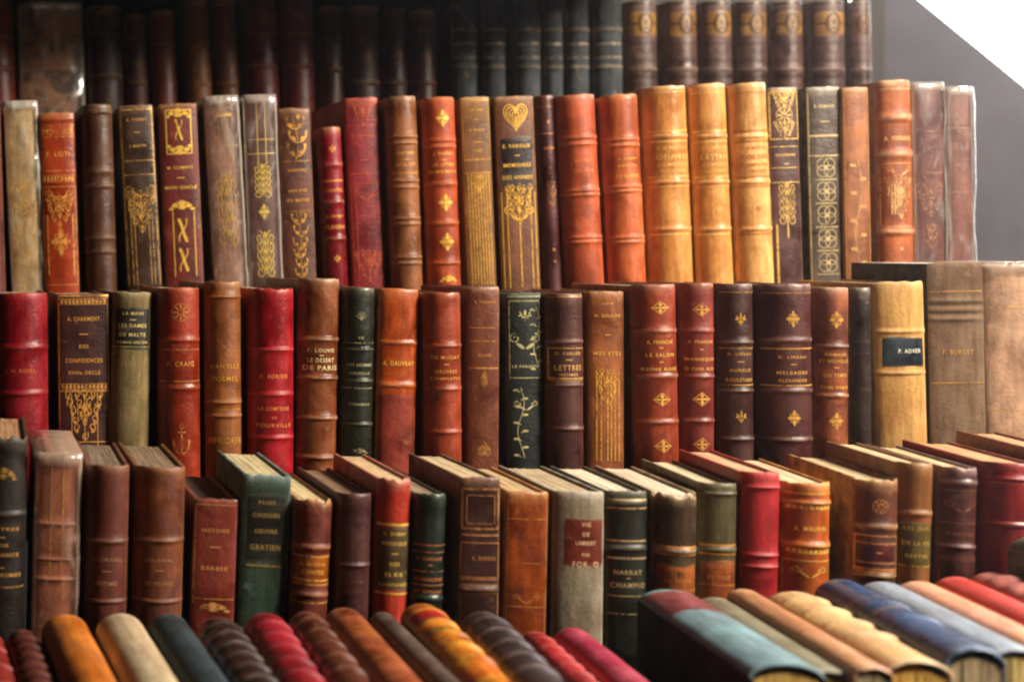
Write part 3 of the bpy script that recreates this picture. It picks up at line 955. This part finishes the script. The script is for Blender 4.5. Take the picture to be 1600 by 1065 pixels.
# ================================================================== middle row
book('C', -16, 76, 458, 2, '871c25', 'wide crimson book cut by left edge, lettered J. H. ROSEL', [('b', 541, 12), ('t', 577, 'J. H. ROSEL', 7, .55), ('b', 612, 12)], gcol='d07040', wear='b04038')
book('C', 88, 172, 460, 3, '401a14', 'dark red black book in gilt frame lettered A. CHARMENT over a large gilt pendant', [('f', 462, 690, .05, 1.8), ('z', 471, 8), ('t', 498, 'A. CHARMENT', 8, .66), ('d', 522, 14), ('t', 541, 'DES', 7), ('t', 563, 'CONFIDENCES', 8, .76), ('t', 582, 'XVIIIe SIECLE', 7, .66), ('z', 604, 9), ('l', 611, 2), ('o', 648, 'wedge', 72, .72), ('v', 615, 700, (-.5, .5), 1.4)], gcol='e2a252', gfade=.3, bulge=.08, wear='c98a58')
book('C', 176, 239, 457, -5, '8f7e56', 'olive cream book with black title label near its top', [('p', 476, 549, '23211a', .02), ('t', 489, 'LA MAIN', 6, .55), ('d', 499, 10), ('t', 508, 'LES DAMES', 7, .74), ('t', 522, 'DE MALTE', 7, .70), ('t', 534, 'ROMAN ANCIEN', 5, .8), ('l', 541)], gcol='d8c078', cloth=True, bulge=.28, wear='cbb890', second='7d6c48')
book('C', 245, 313, 450, 2, '8f331d', 'red brown book with gilt anchor near its foot', [('o', 487, 'rosette', 28), ('b', 530, 10), ('l', 545, 1.6), ('t', 567, 'P. CRAIG', 9, .66), ('l', 594, 1.4), ('b', 604, 12), ('o', 683, 'anchor', 50, .66)], gcol='d09048', gfade=.45, wear='c87a50')
book('C', 318, 378, 441, 2, '8d552c', 'tan brown book lettered DANIELLE POEMES in gilt', [('b', 463, 6), ('t', 571, 'DANIELLE', 8, .8), ('t', 590, 'POEMES', 9, .7), ('b', 627, 8), ('b', 648, 8), ('l', 638, 1.4), ('z', 686, 8)], gcol='c8943c', wear='cf9a64')
book('C', 387, 461, 450, 0, 'a31f2b', 'bright crimson ribbed book lettered P. ADRIEN', [('b', 545, 8), ('t', 586, 'P. ADRIEN', 8, .6), ('b', 614, 10), ('t', 636, 'LA COMTESSE', 7, .7), ('t', 650, 'DE', 5), ('t', 662, 'TOURVILLE', 7, .8), ('b', 681, 10)], gcol='ea8a50', gfade=.3, wear='d85a50', rough=.32, torn=.0025)
book('C', 466, 533, 436, -4, '80492b', 'tan brown ribbed book lettered LE DESERT DE PARIS', [('b', 529, 10), ('t', 546, 'P. LOUVIS', 7, .66), ('d', 554, 6), ('t', 561, 'LE DESERT', 8, .66), ('t', 573, 'DE PARIS', 9, .84), ('b', 589, 10), ('b', 651, 10), ('b', 712, 10)], gcol='f0d09a', gfade=.25, wear='d9b894', bandh=.0018)
book('C', 536, 588, 450, -5, '1c2118', 'black green book with small gilt fan emblem near its top', [('o', 492, 'fan', 15, 1.3), ('t', 527, 'VIE', 5), ('l', 535, 1.4), ('b', 545, 6), ('t', 569, 'UN HOMME', 6, .8), ('t', 582, 'HEUREUX', 5, .66), ('b', 594, 8), ('l', 605, 1.4), ('t', 630, 'CHAMAS', 5, .66), ('b', 661, 8), ('o', 703, 'crown', 14, 2)], gcol='a8a078', gfade=.5, wear='8a8868')
book('C', 593, 657, 452, -6, 'a84e22', 'two tone orange and rust book lettered A. DAUVRAY in bright gilt', [('p', 610, 760, '85301f', .0), ('b', 535, 10), ('t', 567, 'A. DAUVRAY', 9, .82), ('b', 601, 12)], gcol='f8bc58', gfade=.2, wear='e8a868', bulge=.18)
book('C', 661, 722, 458, 2, '8d3d28', 'red brown ribbed book lettered DE MUSSAY, right of the two tone orange spine', [('b', 539, 8), ('t', 557, 'DE MUSSAY', 7, .76), ('d', 568, 8), ('t', 579, 'OEUVRES', 7, .6), ('t', 590, 'COMPLETES', 5, .82), ('b', 606, 9), ('b', 673, 9)], gcol='d89a50', wear='c87a58')
book('C', 733, 783, 449, -1, '6f3a24', 'mottled brown book with gilt pointed triangle under its title lines', [('t', 472, 'A. TURENNE', 5, .7), ('l', 512), ('l', 533, 1.4), ('t', 555, 'ELIANE', 5, .45), ('l', 575, 2.5), ('o', 594, 'fan', -30, .5), ('o', 702, 'heart', -26, .8)], gcol='c88a48', gfade=.5, wear='c09070', bulge=.12)
book('C', 791, 848, 458, 3, '14191a', 'black book with flowing gilt vine tooling', [('l', 463, 1.4), ('f', 470, 590, .16), ('o', 492, 'trident', 20, 1.4), ('o', 530, 'vine', 100, .22, 18), ('o', 535, 'corner', 44, 1.1), ('t', 572, 'LE PARADIS', 5, .75), ('o', 660, 'vine', 110, .20, -8), ('o', 634, 'corner', 24, 1.6)], gcol='c8c088', gfade=.4, bulge=.14, wear='788070')
book('C', 853, 912, 459, 2, '4a2420', 'dark maroon brown book with gilt framed title LETTRES', [('l', 463, 1.4), ('b', 533, 9), ('f', 543, 594, .08), ('t', 551, 'D. CARLIER', 6, .7), ('d', 561, 10), ('t', 573, 'LETTRES', 10, .74), ('t', 584, 'INTIMES', 5, .5), ('l', 590, 3), ('b', 600, 8), ('b', 668, 9)], gcol='d8a860', wear='b08068')
book('C', 921, 978, 456, 0, '90542c', 'orange brown book with gilt pendant above vertical gilt lines', [('t', 474, 'ALBUM', 4), ('t', 493, 'H. SOLAIRE', 6, .75), ('d', 523, 8), ('t', 552, 'MES ETES', 7, .8), ('o', 604, 'wedge', 54, .62), ('v', 582, 720, (-.6, -.36, .2, .42, .66), 1.8), ('v', 620, 720, (0,), 2)], gcol='d8a048', gfade=.4, bulge=.12, wear='c89868')
book('C', 986, 1057, 445, 6, '8c3c26', 'red brown book with three gilt lozenges, left and wider of a matching pair', [('o', 480, 'lozenge', 21, 1.3), ('b', 516, 10), ('t', 533, 'A. FRANCHE', 7, .6), ('d', 542, 6), ('t', 553, 'LE SALON', 7, .64), ('d', 564, 6), ('t', 575, 'REINE ROSE', 6, .8), ('b', 586, 11), ('o', 622, 'lozenge', 21, 1.3), ('b', 657, 10), ('o', 694, 'lozenge', 21, 1.3)], gcol='eab456', gfade=.3, wear='d8a080')
book('C', 1063, 1117, 443, 1, '7b3025', 'red brown book with three gilt lozenges, right and narrower of a matching pair', [('o', 483, 'lozenge', 21, 1.3), ('b', 516, 10), ('t', 533, 'A. FRANCHE', 6, .74), ('d', 545, 6), ('t', 560, 'MANNEQUIN', 6, .86), ('t', 575, 'D OSIER, BLEU', 6, .84), ('b', 587, 9), ('o', 622, 'lozenge', 22, 1.25), ('b', 656, 9), ('o', 692, 'lozenge', 20, 1.3)], gcol='e4aa54', gfade=.3, wear='c98a70')
book('C', 1121, 1178, 444, 2, '43241f', 'dark purple brown book with two gilt lilies, left of the widest maroon spine', [('l', 456, 1), ('o', 497, 'trident', 23, .95), ('b', 534, 8), ('l', 543, 1.6), ('t', 552, 'R. LIREAU', 5, .66), ('d', 564, 10), ('t', 577, 'AURELIE', 6, .6), ('t', 592, 'ROULETABIR', 7, .74), ('l', 600, 1.6), ('b', 609, 8), ('o', 649, 'trident', 23, .95), ('b', 684, 8)], gcol='c89848', gfade=.35, wear='a88878')
book('C', 1183, 1268, 444, 3, '4e2624', 'widest dark maroon book with gilt lozenge crosses', [('l', 457, 1), ('o', 497, 'fleuron', 27, .9), ('b', 530, 10), ('l', 543, 2), ('t', 556, 'R. LIREAU', 5, .52), ('d', 567, 8), ('t', 580, 'MELEAGRE', 6, .58), ('t', 592, 'ALEXANDRE', 6, .54), ('l', 600, 2), ('b', 608, 11), ('o', 650, 'fleuron', 26, .9), ('b', 684, 10)], gcol='cf9a4c', gfade=.3, wear='b89080')
book('C', 1273, 1327, 450, 0, '6f3a26', 'worn reddish brown book with gilt lozenge crosses and crowded title, right of widest maroon one', [('o', 499, 'fleuron', 29, .9), ('b', 540, 8), ('t', 553, 'ROMANS', 5, .6), ('t', 563, 'ET NOUVELLES', 6, .84), ('d', 573, 8), ('t', 585, 'DU TEMPS', 7, .66), ('t', 604, 'TOME PREMIER', 6, .8), ('b', 617, 10), ('o', 656, 'fleuron', 28, .9)], gcol='dca552', gfade=.35, wear='e0c0a0', second='8f4a26')
book('C', 1330, 1363, 450, 1, '2f2422', 'narrow plain black brown book left of the tan one with a dark blue label', [('l', 533), ('l', 551), ('l', 590), ('l', 607)], gcol='6a5848', wear='b0a090')
book('C', 1367, 1444, 441, 7, 'c39a5c', 'tan cloth book with dark blue label lettered P. ADVER', [('b', 517, 10), ('p', 523, 577, '1c2935', .04, 4), ('t', 548, 'P. ADVER', 8, .48, 10), ('b', 582, 10)], gcol='efe6cc', gfade=.1, cloth=True, wear='e8d0a0', dark=.75, bulge=.16, pcol='e6d6b4')
book('C', 1453, 1537, 411, 6, '7a6450', 'tall faded brown cloth book lettered F. BURGET, right of the blue label one', [('l', 455, 2), ('b', 470), ('b', 484), ('b', 498), ('t', 550, 'F. BURGET', 9, .58), ('l', 598, 2)], gcol='c09050', gfade=.45, cloth=True, bulge=.07, wear='c0a080', board='1f3444', pcol='e6dcc6', dark=.6, wearamt=.15, sq=.0004)
book('C', 1541, 1640, 415, 8, 'c09c80', 'pinkish tan wrapped book cut by the right edge in the middle row', [('l', 480), ('l', 640)], name='wrapped_book', wrap=.34, bulge=.08, tint='f2d8c0', wear='e0b898', pcol='f0eadf', sq=.0004)

# ================================================================== row with visible page tops
book('D', -32, 45, 680, -4, '19120e', 'black book with gilt emblem at far left, rising above the pale wrapped one', [('o', 738, 'crown', 34, 1.2), ('b', 800), ('t', 822, 'LETTRES', 6, .7), ('d', 835, 8), ('t', 847, 'ROSE', 6), ('t', 862, 'ROMANCE', 7, .7), ('d', 882, 6), ('t', 893, 'LES BRUMES', 7, .8), ('l', 912)], gcol='c89848', gfade=.5, wear='6a5a48', pcol='b98a60', torn=.004)
book('D', 57, 127, 713, -6, 'a0624a', 'pinkish brown wrapped book with pale folded top, second from left beside the black one', [('b', 818, 8), ('b', 873, 7), ('l', 879, 1.5), ('b', 904, 8), ('v', 720, 900, (-.3, .25))], name='wrapped_book', wrap=.44, tint='f0cdb4', wear='d8a890', bulge=.14)
book('D', 134, 204, 726, -5, '5f2c20', 'dark red brown book, left of two alike with faint titles and grey page tops', [('b', 842, 10), ('t', 870, 'JOURNAL', 7, .72), ('d', 888, 14), ('t', 907, 'INTIME', 8, .52), ('b', 935, 9)], gcol='a07858', gfade=.5, pcol='85705a', wear='a87858', dark=.5)
book('D', 209, 292, 728, -6, '7c4526', 'tan brown book, right of two alike with faint titles, worn pale at its corners', [('b', 840, 10), ('t', 870, 'JOURNAL', 7, .56), ('d', 886, 14), ('t', 906, 'DE VOYAGE', 7, .54), ('b', 934, 9)], gcol='a87e54', gfade=.5, pcol='8f775c', wear='c08a5c', dark=.42, second='5a2a1c')
book('D', 304, 374, 781, -6, '7a352b', 'low pinkish red book with gilt crown at its foot, left of the green spine', [('v', 790, 945, (-.92,), 2), ('l', 789), ('t', 829, 'HISTOIRE', 7, .66), ('d', 855, 16), ('t', 888, 'BARBEE', 8, .64), ('l', 936), ('o', 950, 'crown', 26, 2)], gcol='d89a58', gfade=.45, pcol='4a3528', wear='a86a58', bulge=.08)
book('D', 381, 458, 742, -9, '47584a', 'weathered teal green book with dark title panel and rubbed pale edges', [('p', 768, 883, '1f2016', .10), ('t', 785, 'PAGES', 7), ('t', 805, 'CHOISIES', 8, .6), ('t', 830, 'OEUVRE', 8, .5), ('t', 855, 'GRATIEN', 10, .66), ('l', 884, 3, .75)], gcol='a89050', gfade=.5, pcol='d9c898', wear='9ab0a8', wearamt=.8, bulge=.08, cloth=True, second='34463c', torn=.003)
book('D', 461, 522, 778, -9, '6a2c1d', 'dark rust book with torn pale head and orange gilt label', [('b', 852), ('p', 862, 915, 'a8632a', .03), ('l', 866, 2), ('t', 878, 'A. BRIZEUX', 6, .7), ('t', 890, 'CONTES', 8, .6), ('l', 903, 2.4), ('l', 910), ('b', 926), ('l', 938)], gcol='e8a858', gfade=.3, pcol='dcc594', wear='d89a68', wearamt=.9, torn=.006)
book('D', 524, 583, 770, -5, '44201e', 'dark maroon book with almost no lettering, right of the torn head one', [('b', 880, 8), ('t', 905, 'J. LAM', 6, .5), ('t', 920, 'ETUDES', 7, .5)], gcol='6a4434', gfade=.5, pcol='96785a', wear='7a5048')
book('D', 588, 645, 746, -6, 'a93a2c', 'red book with long olive title label, rubbed pale head', [('p', 818, 923, '4a3f20', .01), ('l', 817, 4), ('t', 831, 'G. DUMAY', 7, .66), ('t', 846, 'HEROIQUE', 7, .7), ('d', 862, 10), ('t', 878, 'DES', 7), ('t', 894, 'ILES', 7, .5), ('t', 910, 'LOINTAINES', 7, .8), ('l', 924, 3)], gcol='e0bc58', gfade=.3, pcol='e0be90', wear='e8b098', wearamt=.7, torn=.003)
book('D', 646, 700, 771, -7, '16241c', 'black green book with many thin gilt title lines', [('l', 849, 1.6), ('l', 860, 1.4), ('t', 870, 'L. NADAUD', 6, .76), ('d', 880, 6), ('l', 890, 1.4), ('t', 902, 'CHANSONS', 7, .84), ('l', 911), ('t', 921, 'ET REFRAINS', 6, .8), ('b', 932)], gcol='c07848', gfade=.45, pcol='a08c74', wear='5a6a58')
book('D', 721, 785, 747, -3, '3a1f1a', 'dark brown book with gilt square frame near its top and gilt boxed title', [('f', 764, 826, .10, 3), ('f', 774, 818, .30, 1.5), ('l', 836, 3), ('f', 848, 902, .06, 1.8), ('t', 872, 'A. BARRIN', 8, .62, 5), ('l', 905, 2), ('l', 914, 2), ('b', 921), ('f', 927, 990, .06)], gcol='b07848', gfade=.4, pcol='dcc49c', wear='c09070', bulge=.10)
book('D', 793, 860, 768, -4, '944a20', 'orange brown book with thin gilt edge line, left of the pale cream spine', [('v', 780, 1000, (-.9,), 2), ('l', 811), ('l', 880, 1, .7), ('o', 936, 'corner', 22, 2), ('l', 948)], gcol='cc8a44', gfade=.4, pcol='d8b888', wear='e0a868', wearamt=.9, second='6a2c18', bulge=.10, torn=.002)
book('D', 866, 947, 768, -2, '8e8672', 'pale grey cream book with red title label', [('p', 804, 886, '6e3023', .0, 12), ('t', 818, 'VIE', 8, .2, 8), ('t', 833, 'DE', 8, .14, 8), ('t', 847, 'LAMBERT', 8, .42, 8), ('t', 865, 'PAR', 7, .16, 8), ('t', 880, 'FOR. O', 11, .54, 8)], gcol='dcb890', gfade=.3, pcol='cdb894', wear='e0dac8', cloth=True, bulge=.16, dark=.72)
book('D', 948, 1013, 768, 0, '1e211a', 'black green book lettered NARRAT CHAMPIO with gilt rules, right of the cream spine', [('l', 780, 3), ('b', 786), ('l', 793, 3), ('l', 844, 3), ('b', 856), ('l', 871, 3), ('t', 893, 'NARRAT', 9, .7), ('d', 902, 6), ('t', 913, 'CHAMPIO', 10, .86), ('l', 930), ('l', 958)], gcol='b8a070', gfade=.35, pcol='efe2c6', wear='8a8468', bulge=.18)
book('D', 1021, 1090, 768, -3, '3c2e1c', 'dark olive brown book with ragged torn head and orange label, left of two alike', [('p', 872, 960, '9a5426', .02), ('l', 851, 2.5), ('b', 857), ('l', 863, 2.5), ('t', 886, 'VOYAGES', 8, .6), ('t', 903, 'EN SUISSE', 8, .6), ('l', 918)], gcol='c8843c', gfade=.35, pcol='efdcc0', wear='e8c8a0', wearamt=1.0, torn=.007)
book('D', 1094, 1153, 755, -3, '4a4428', 'olive green book with orange label, right of two alike with clean rounded head', [('b', 770, 6), ('p', 872, 960, '904a26', .02), ('l', 850, 2.5), ('b', 857), ('l', 864, 2.5), ('t', 883, 'VOYAGES', 8, .66), ('t', 900, 'EN ITALIE', 7, .6), ('l', 912)], gcol='c8843c', gfade=.35, pcol='eddab4', wear='a8a07c', bulge=.26)
book('D', 1161, 1220, 738, -4, 'a02428', 'bright crimson book with rounded head between olive and orange spines', [('b', 760, 6), ('b', 866, 8), ('b', 884, 8)], gcol='d06848', pcol='e8b890', wear='d86058', bulge=.26, rough=.34)
book('D', 1223, 1297, 752, -3, 'ae5a22', 'worn orange leather book with thick gilt ribs lettered A. MAURIN', [('l', 768, 2), ('b', 782, 10), ('z', 789, 5), ('t', 822, 'A. MAURIN', 9, .66), ('b', 848, 14), ('z', 857, 6), ('f', 872, 960, .08, 1.5), ('o', 890, 'corner', 26, 2)], gcol='f0b858', gfade=.35, pcol='e6cda4', wear='f0b868', wearamt=.9, dark=.55, bandh=.002, torn=.002)
book('D', 1336, 1403, 746, -5, '5c3120', 'mottled brown book with small gilt star and dark red label, bright worn corner', [('o', 788, 'rosette', 22), ('b', 820, 14), ('f', 834, 890, .10, 2), ('p', 840, 882, '4c1416', .16), ('l', 846), ('d', 860, 8), ('l', 876), ('b', 896, 12), ('l', 886, 3)], gcol='c88a50', gfade=.35, pcol='dcc498', wear='e8b878', wearamt=.8, board='3c1d14', second='3a2420', torn=.003)
book('D', 1404, 1458, 723, -6, '7d5026', 'tan brown book with olive lettered panel, right of the gilt star one', [('b', 800, 12), ('p', 810, 888, '5c5022', .01), ('t', 823, 'LES JEUX', 7, .7), ('t', 846, 'DE LA VIE', 8, .76), ('t', 866, 'BERTIN', 7, .6), ('l', 882, 2)], gcol='b8a050', gfade=.5, pcol='e6cfa4', wear='d8a878')
book('D', 1471, 1527, 729, -6, '48231e', 'dark purple brown book with rubbed head and blind ruled panels, left of crimson one', [('b', 752), ('l', 764, 1.4), ('o', 790, 'corner', 30, 1.5), ('l', 815), ('t', 832, 'POESIES', 6, .7), ('b', 852, 10), ('l', 868), ('f', 872, 950, .1)], gcol='8a5a48', gfade=.4, pcol='e0c494', wear='b89898', wearamt=.8, torn=.0025)
book('D', 1538, 1618, 722, -4, '902c2c', 'wide crimson book cut by right edge, in row with page tops', [('b', 745, 8), ('l', 752), ('b', 816, 10)], gcol='c05a48', pcol='d8a878', wear='c86a60', second='7a2228')
book('D', 1632, 1700, 706, -4, '7d3a2a', 'rust book beyond right edge showing only its cover edge and page top', [('b', 800)], pcol='d8a878', wear='d89a78')

# ================================================================== front row, lying spine up
_c = lambda *f: [x for x in f]
lying(-22, 985, 58, 2, 1065, '8c2c26', 'red book cut by left edge at the far left of the front row', _c(.2, .4, .6, .8), bandh=.002, bulge=.34, wear='d06a50')
lying(35, 981, 50, 62, 1065, '4a1c16', 'dark red ribbed book, left of the orange tan one in front row', _c(.12, .22, .32, .42, .52, .62), bandh=.0022, bandw=.005, bulge=.36, wear='b0644a')
lying(101, 957, 76, 154, 1065, 'c87a38', 'smooth orange tan book lying left of the cream one', (), bulge=.36, wear='e8c090', second='a8622c', dark=.7)
lying(187, 956, 78, 251, 1065, 'c2b392', 'smooth cream book lying between orange tan and slate ones', (), bulge=.36, cloth=True, wear='e8e0cc', dark=.85)
lying(263, 957, 64, 336, 1065, '39454a', 'smooth slate blue grey book lying right of the cream one', (), bulge=.36, cloth=True, wear='6a7a80', dark=.7)
lying(342, 962, 66, 411, 1065, '2c1d18', 'black brown book with shiny round ribs, right of the slate one in front row', _c(.10, .22, .34, .46, .58, .70), bandh=.0023, bandw=.006, bulge=.36, wear='b09a90', rough=.25)
lying(415, 955, 68, 482, 1065, '96222c', 'crimson ribbed book lying between black brown ribbed and brown ribbed ones', _c(.14, .28, .42, .56, .7), bandh=.0021, bandw=.0055, bulge=.36, wear='e07080', rough=.32)
lying(478, 953, 56, 560, 1065, '5f3222', 'brown ribbed book lying right of the crimson ribbed one', _c(.12, .26, .40, .54, .68), bandh=.0023, bandw=.0062, bulge=.36, wear='d09a80', rough=.3)
lying(537, 947, 62, 641, 1065, '91482a', 'wide rust brown book with gilt lines, left of narrow grey brown one in front row', (), [('l', .26, 4), ('l', .32, 4), ('l', .60, 3)], gcol='d8963c', gfade=.4, bulge=.34, wear='d89a70', second='a85a30')
lying(596, 954, 38, 709, 1065, '6a5a50', 'narrow grey brown book squeezed between rust brown and flame coloured ones', (), bulge=.34, cloth=True, wear='a09080')
lying(658, 941, 66, 780, 1065, 'cc6a20', 'ribbed book blotched orange, yellow and red like flames in front row', _c(.10, .24, .38, .52, .66), [('p', .09, .01, 'a85024', .0), ('p', .22, .10, '9c2418', .0), ('p', .36, .30, '8a7a3a', .0)], bandh=.0021, bandw=.0055, bulge=.34, wear='f0c058', second='d8982c', rough=.34)
lying(754, 953, 70, 858, 1065, '35292a', 'dark brown ribbed book with grey sheen, left of thin pink red one in front row', _c(.12, .26, .40, .54, .68), bandh=.0025, bandw=.0062, bulge=.34, wear='b8a8a4', rough=.24)
lying(836, 984, 42, 922, 1065, 'b83a3a', 'thin pink red ribbed book lying left of the rose crimson one', _c(.10, .2, .3, .4, .5, .6), bandh=.0016, bulge=.34, wear='f0a0a0')
lying(893, 978, 58, 1001, 1065, 'a0324a', 'smooth rose crimson book lying beside the dark gap in front row', (), bulge=.34, wear='e08a98', second='b84a60', dark=.7)
lying(1044, 919, 96, 1230, 1034, '7c9ca6', 'pale blue book with dull red far end, right of the dark gap', (), [('p', .34, .02, '8a4a4c', .0)], end=True, bulge=.20, cloth=True, wear='c8d4d8', board='101c1e', pcol='f0c468', wearamt=.1, bwear='1c2628', dark=.8)
lying(1116, 931, 58, 1300, 1046, '8d8a74', 'grey olive book with white worn tail, right of the pale blue one', (), end=True, bulge=.22, cloth=True, wear='dcd8c8', pcol='f0c468', dark=.8)
lying(1160, 918, 48, 1366, 1040, 'c99a76', 'salmon tan book lying between grey olive and cream ribbed ones', (), end=True, bulge=.26, wear='e8c0a0', pcol='d8c898', dark=.75)
lying(1239, 922, 84, 1437, 1030, 'd8b888', 'cream book with thick round ribs showing golden page ends', _c(.14, .32, .50, .68), end=True, bandh=.0022, bandw=.0055, bulge=.24, wear='f2e0c4', pcol='f4c45c', dark=.85)
lying(1312, 903, 74, 1525, 1010, '48628c', 'dark blue book with tan rings and shiny highlights in front row', _c(.40, .62), [('l', .47, 5), ('l', .30, 3)], end=True, gcol='b8a488', bandh=.0015, bulge=.30, wear='a8b8d0', rough=.22, board='1c1c20', pcol='c8b088')
lying(1377, 907, 66, 1590, 1012, '9fb0c2', 'pale grey blue book lying right of the dark blue one', (), end=True, bulge=.24, cloth=True, wear='c8d0d8', pcol='f0d080', dark=.85)
lying(1434, 906, 64, 1660, 1012, 'e6b098', 'peach coloured book lying between grey blue and coral red ones', (), end=True, bulge=.26, cloth=True, wear='f0c8b0', dark=.85, second='e0a480')
lying(1492, 899, 62, 1720, 1000, 'd05a54', 'smooth coral red book lying left of the pink ribbed one', (), end=True, bulge=.28, wear='f0a090', dark=.8)
lying(1549, 892, 64, 1775, 990, 'c47f76', 'dusty pink ribbed book lying near right edge', _c(.14, .28, .42), end=True, bandh=.0023, bandw=.010, bulge=.28, wear='e0b0a4', dark=.8)
lying(1612, 836, 76, 1800, 890, '4a5438', 'dark green book end poking in at the right edge above the pink ribbed one', (), end=True, bulge=.30, wear='c8d0a8', dark=.7)
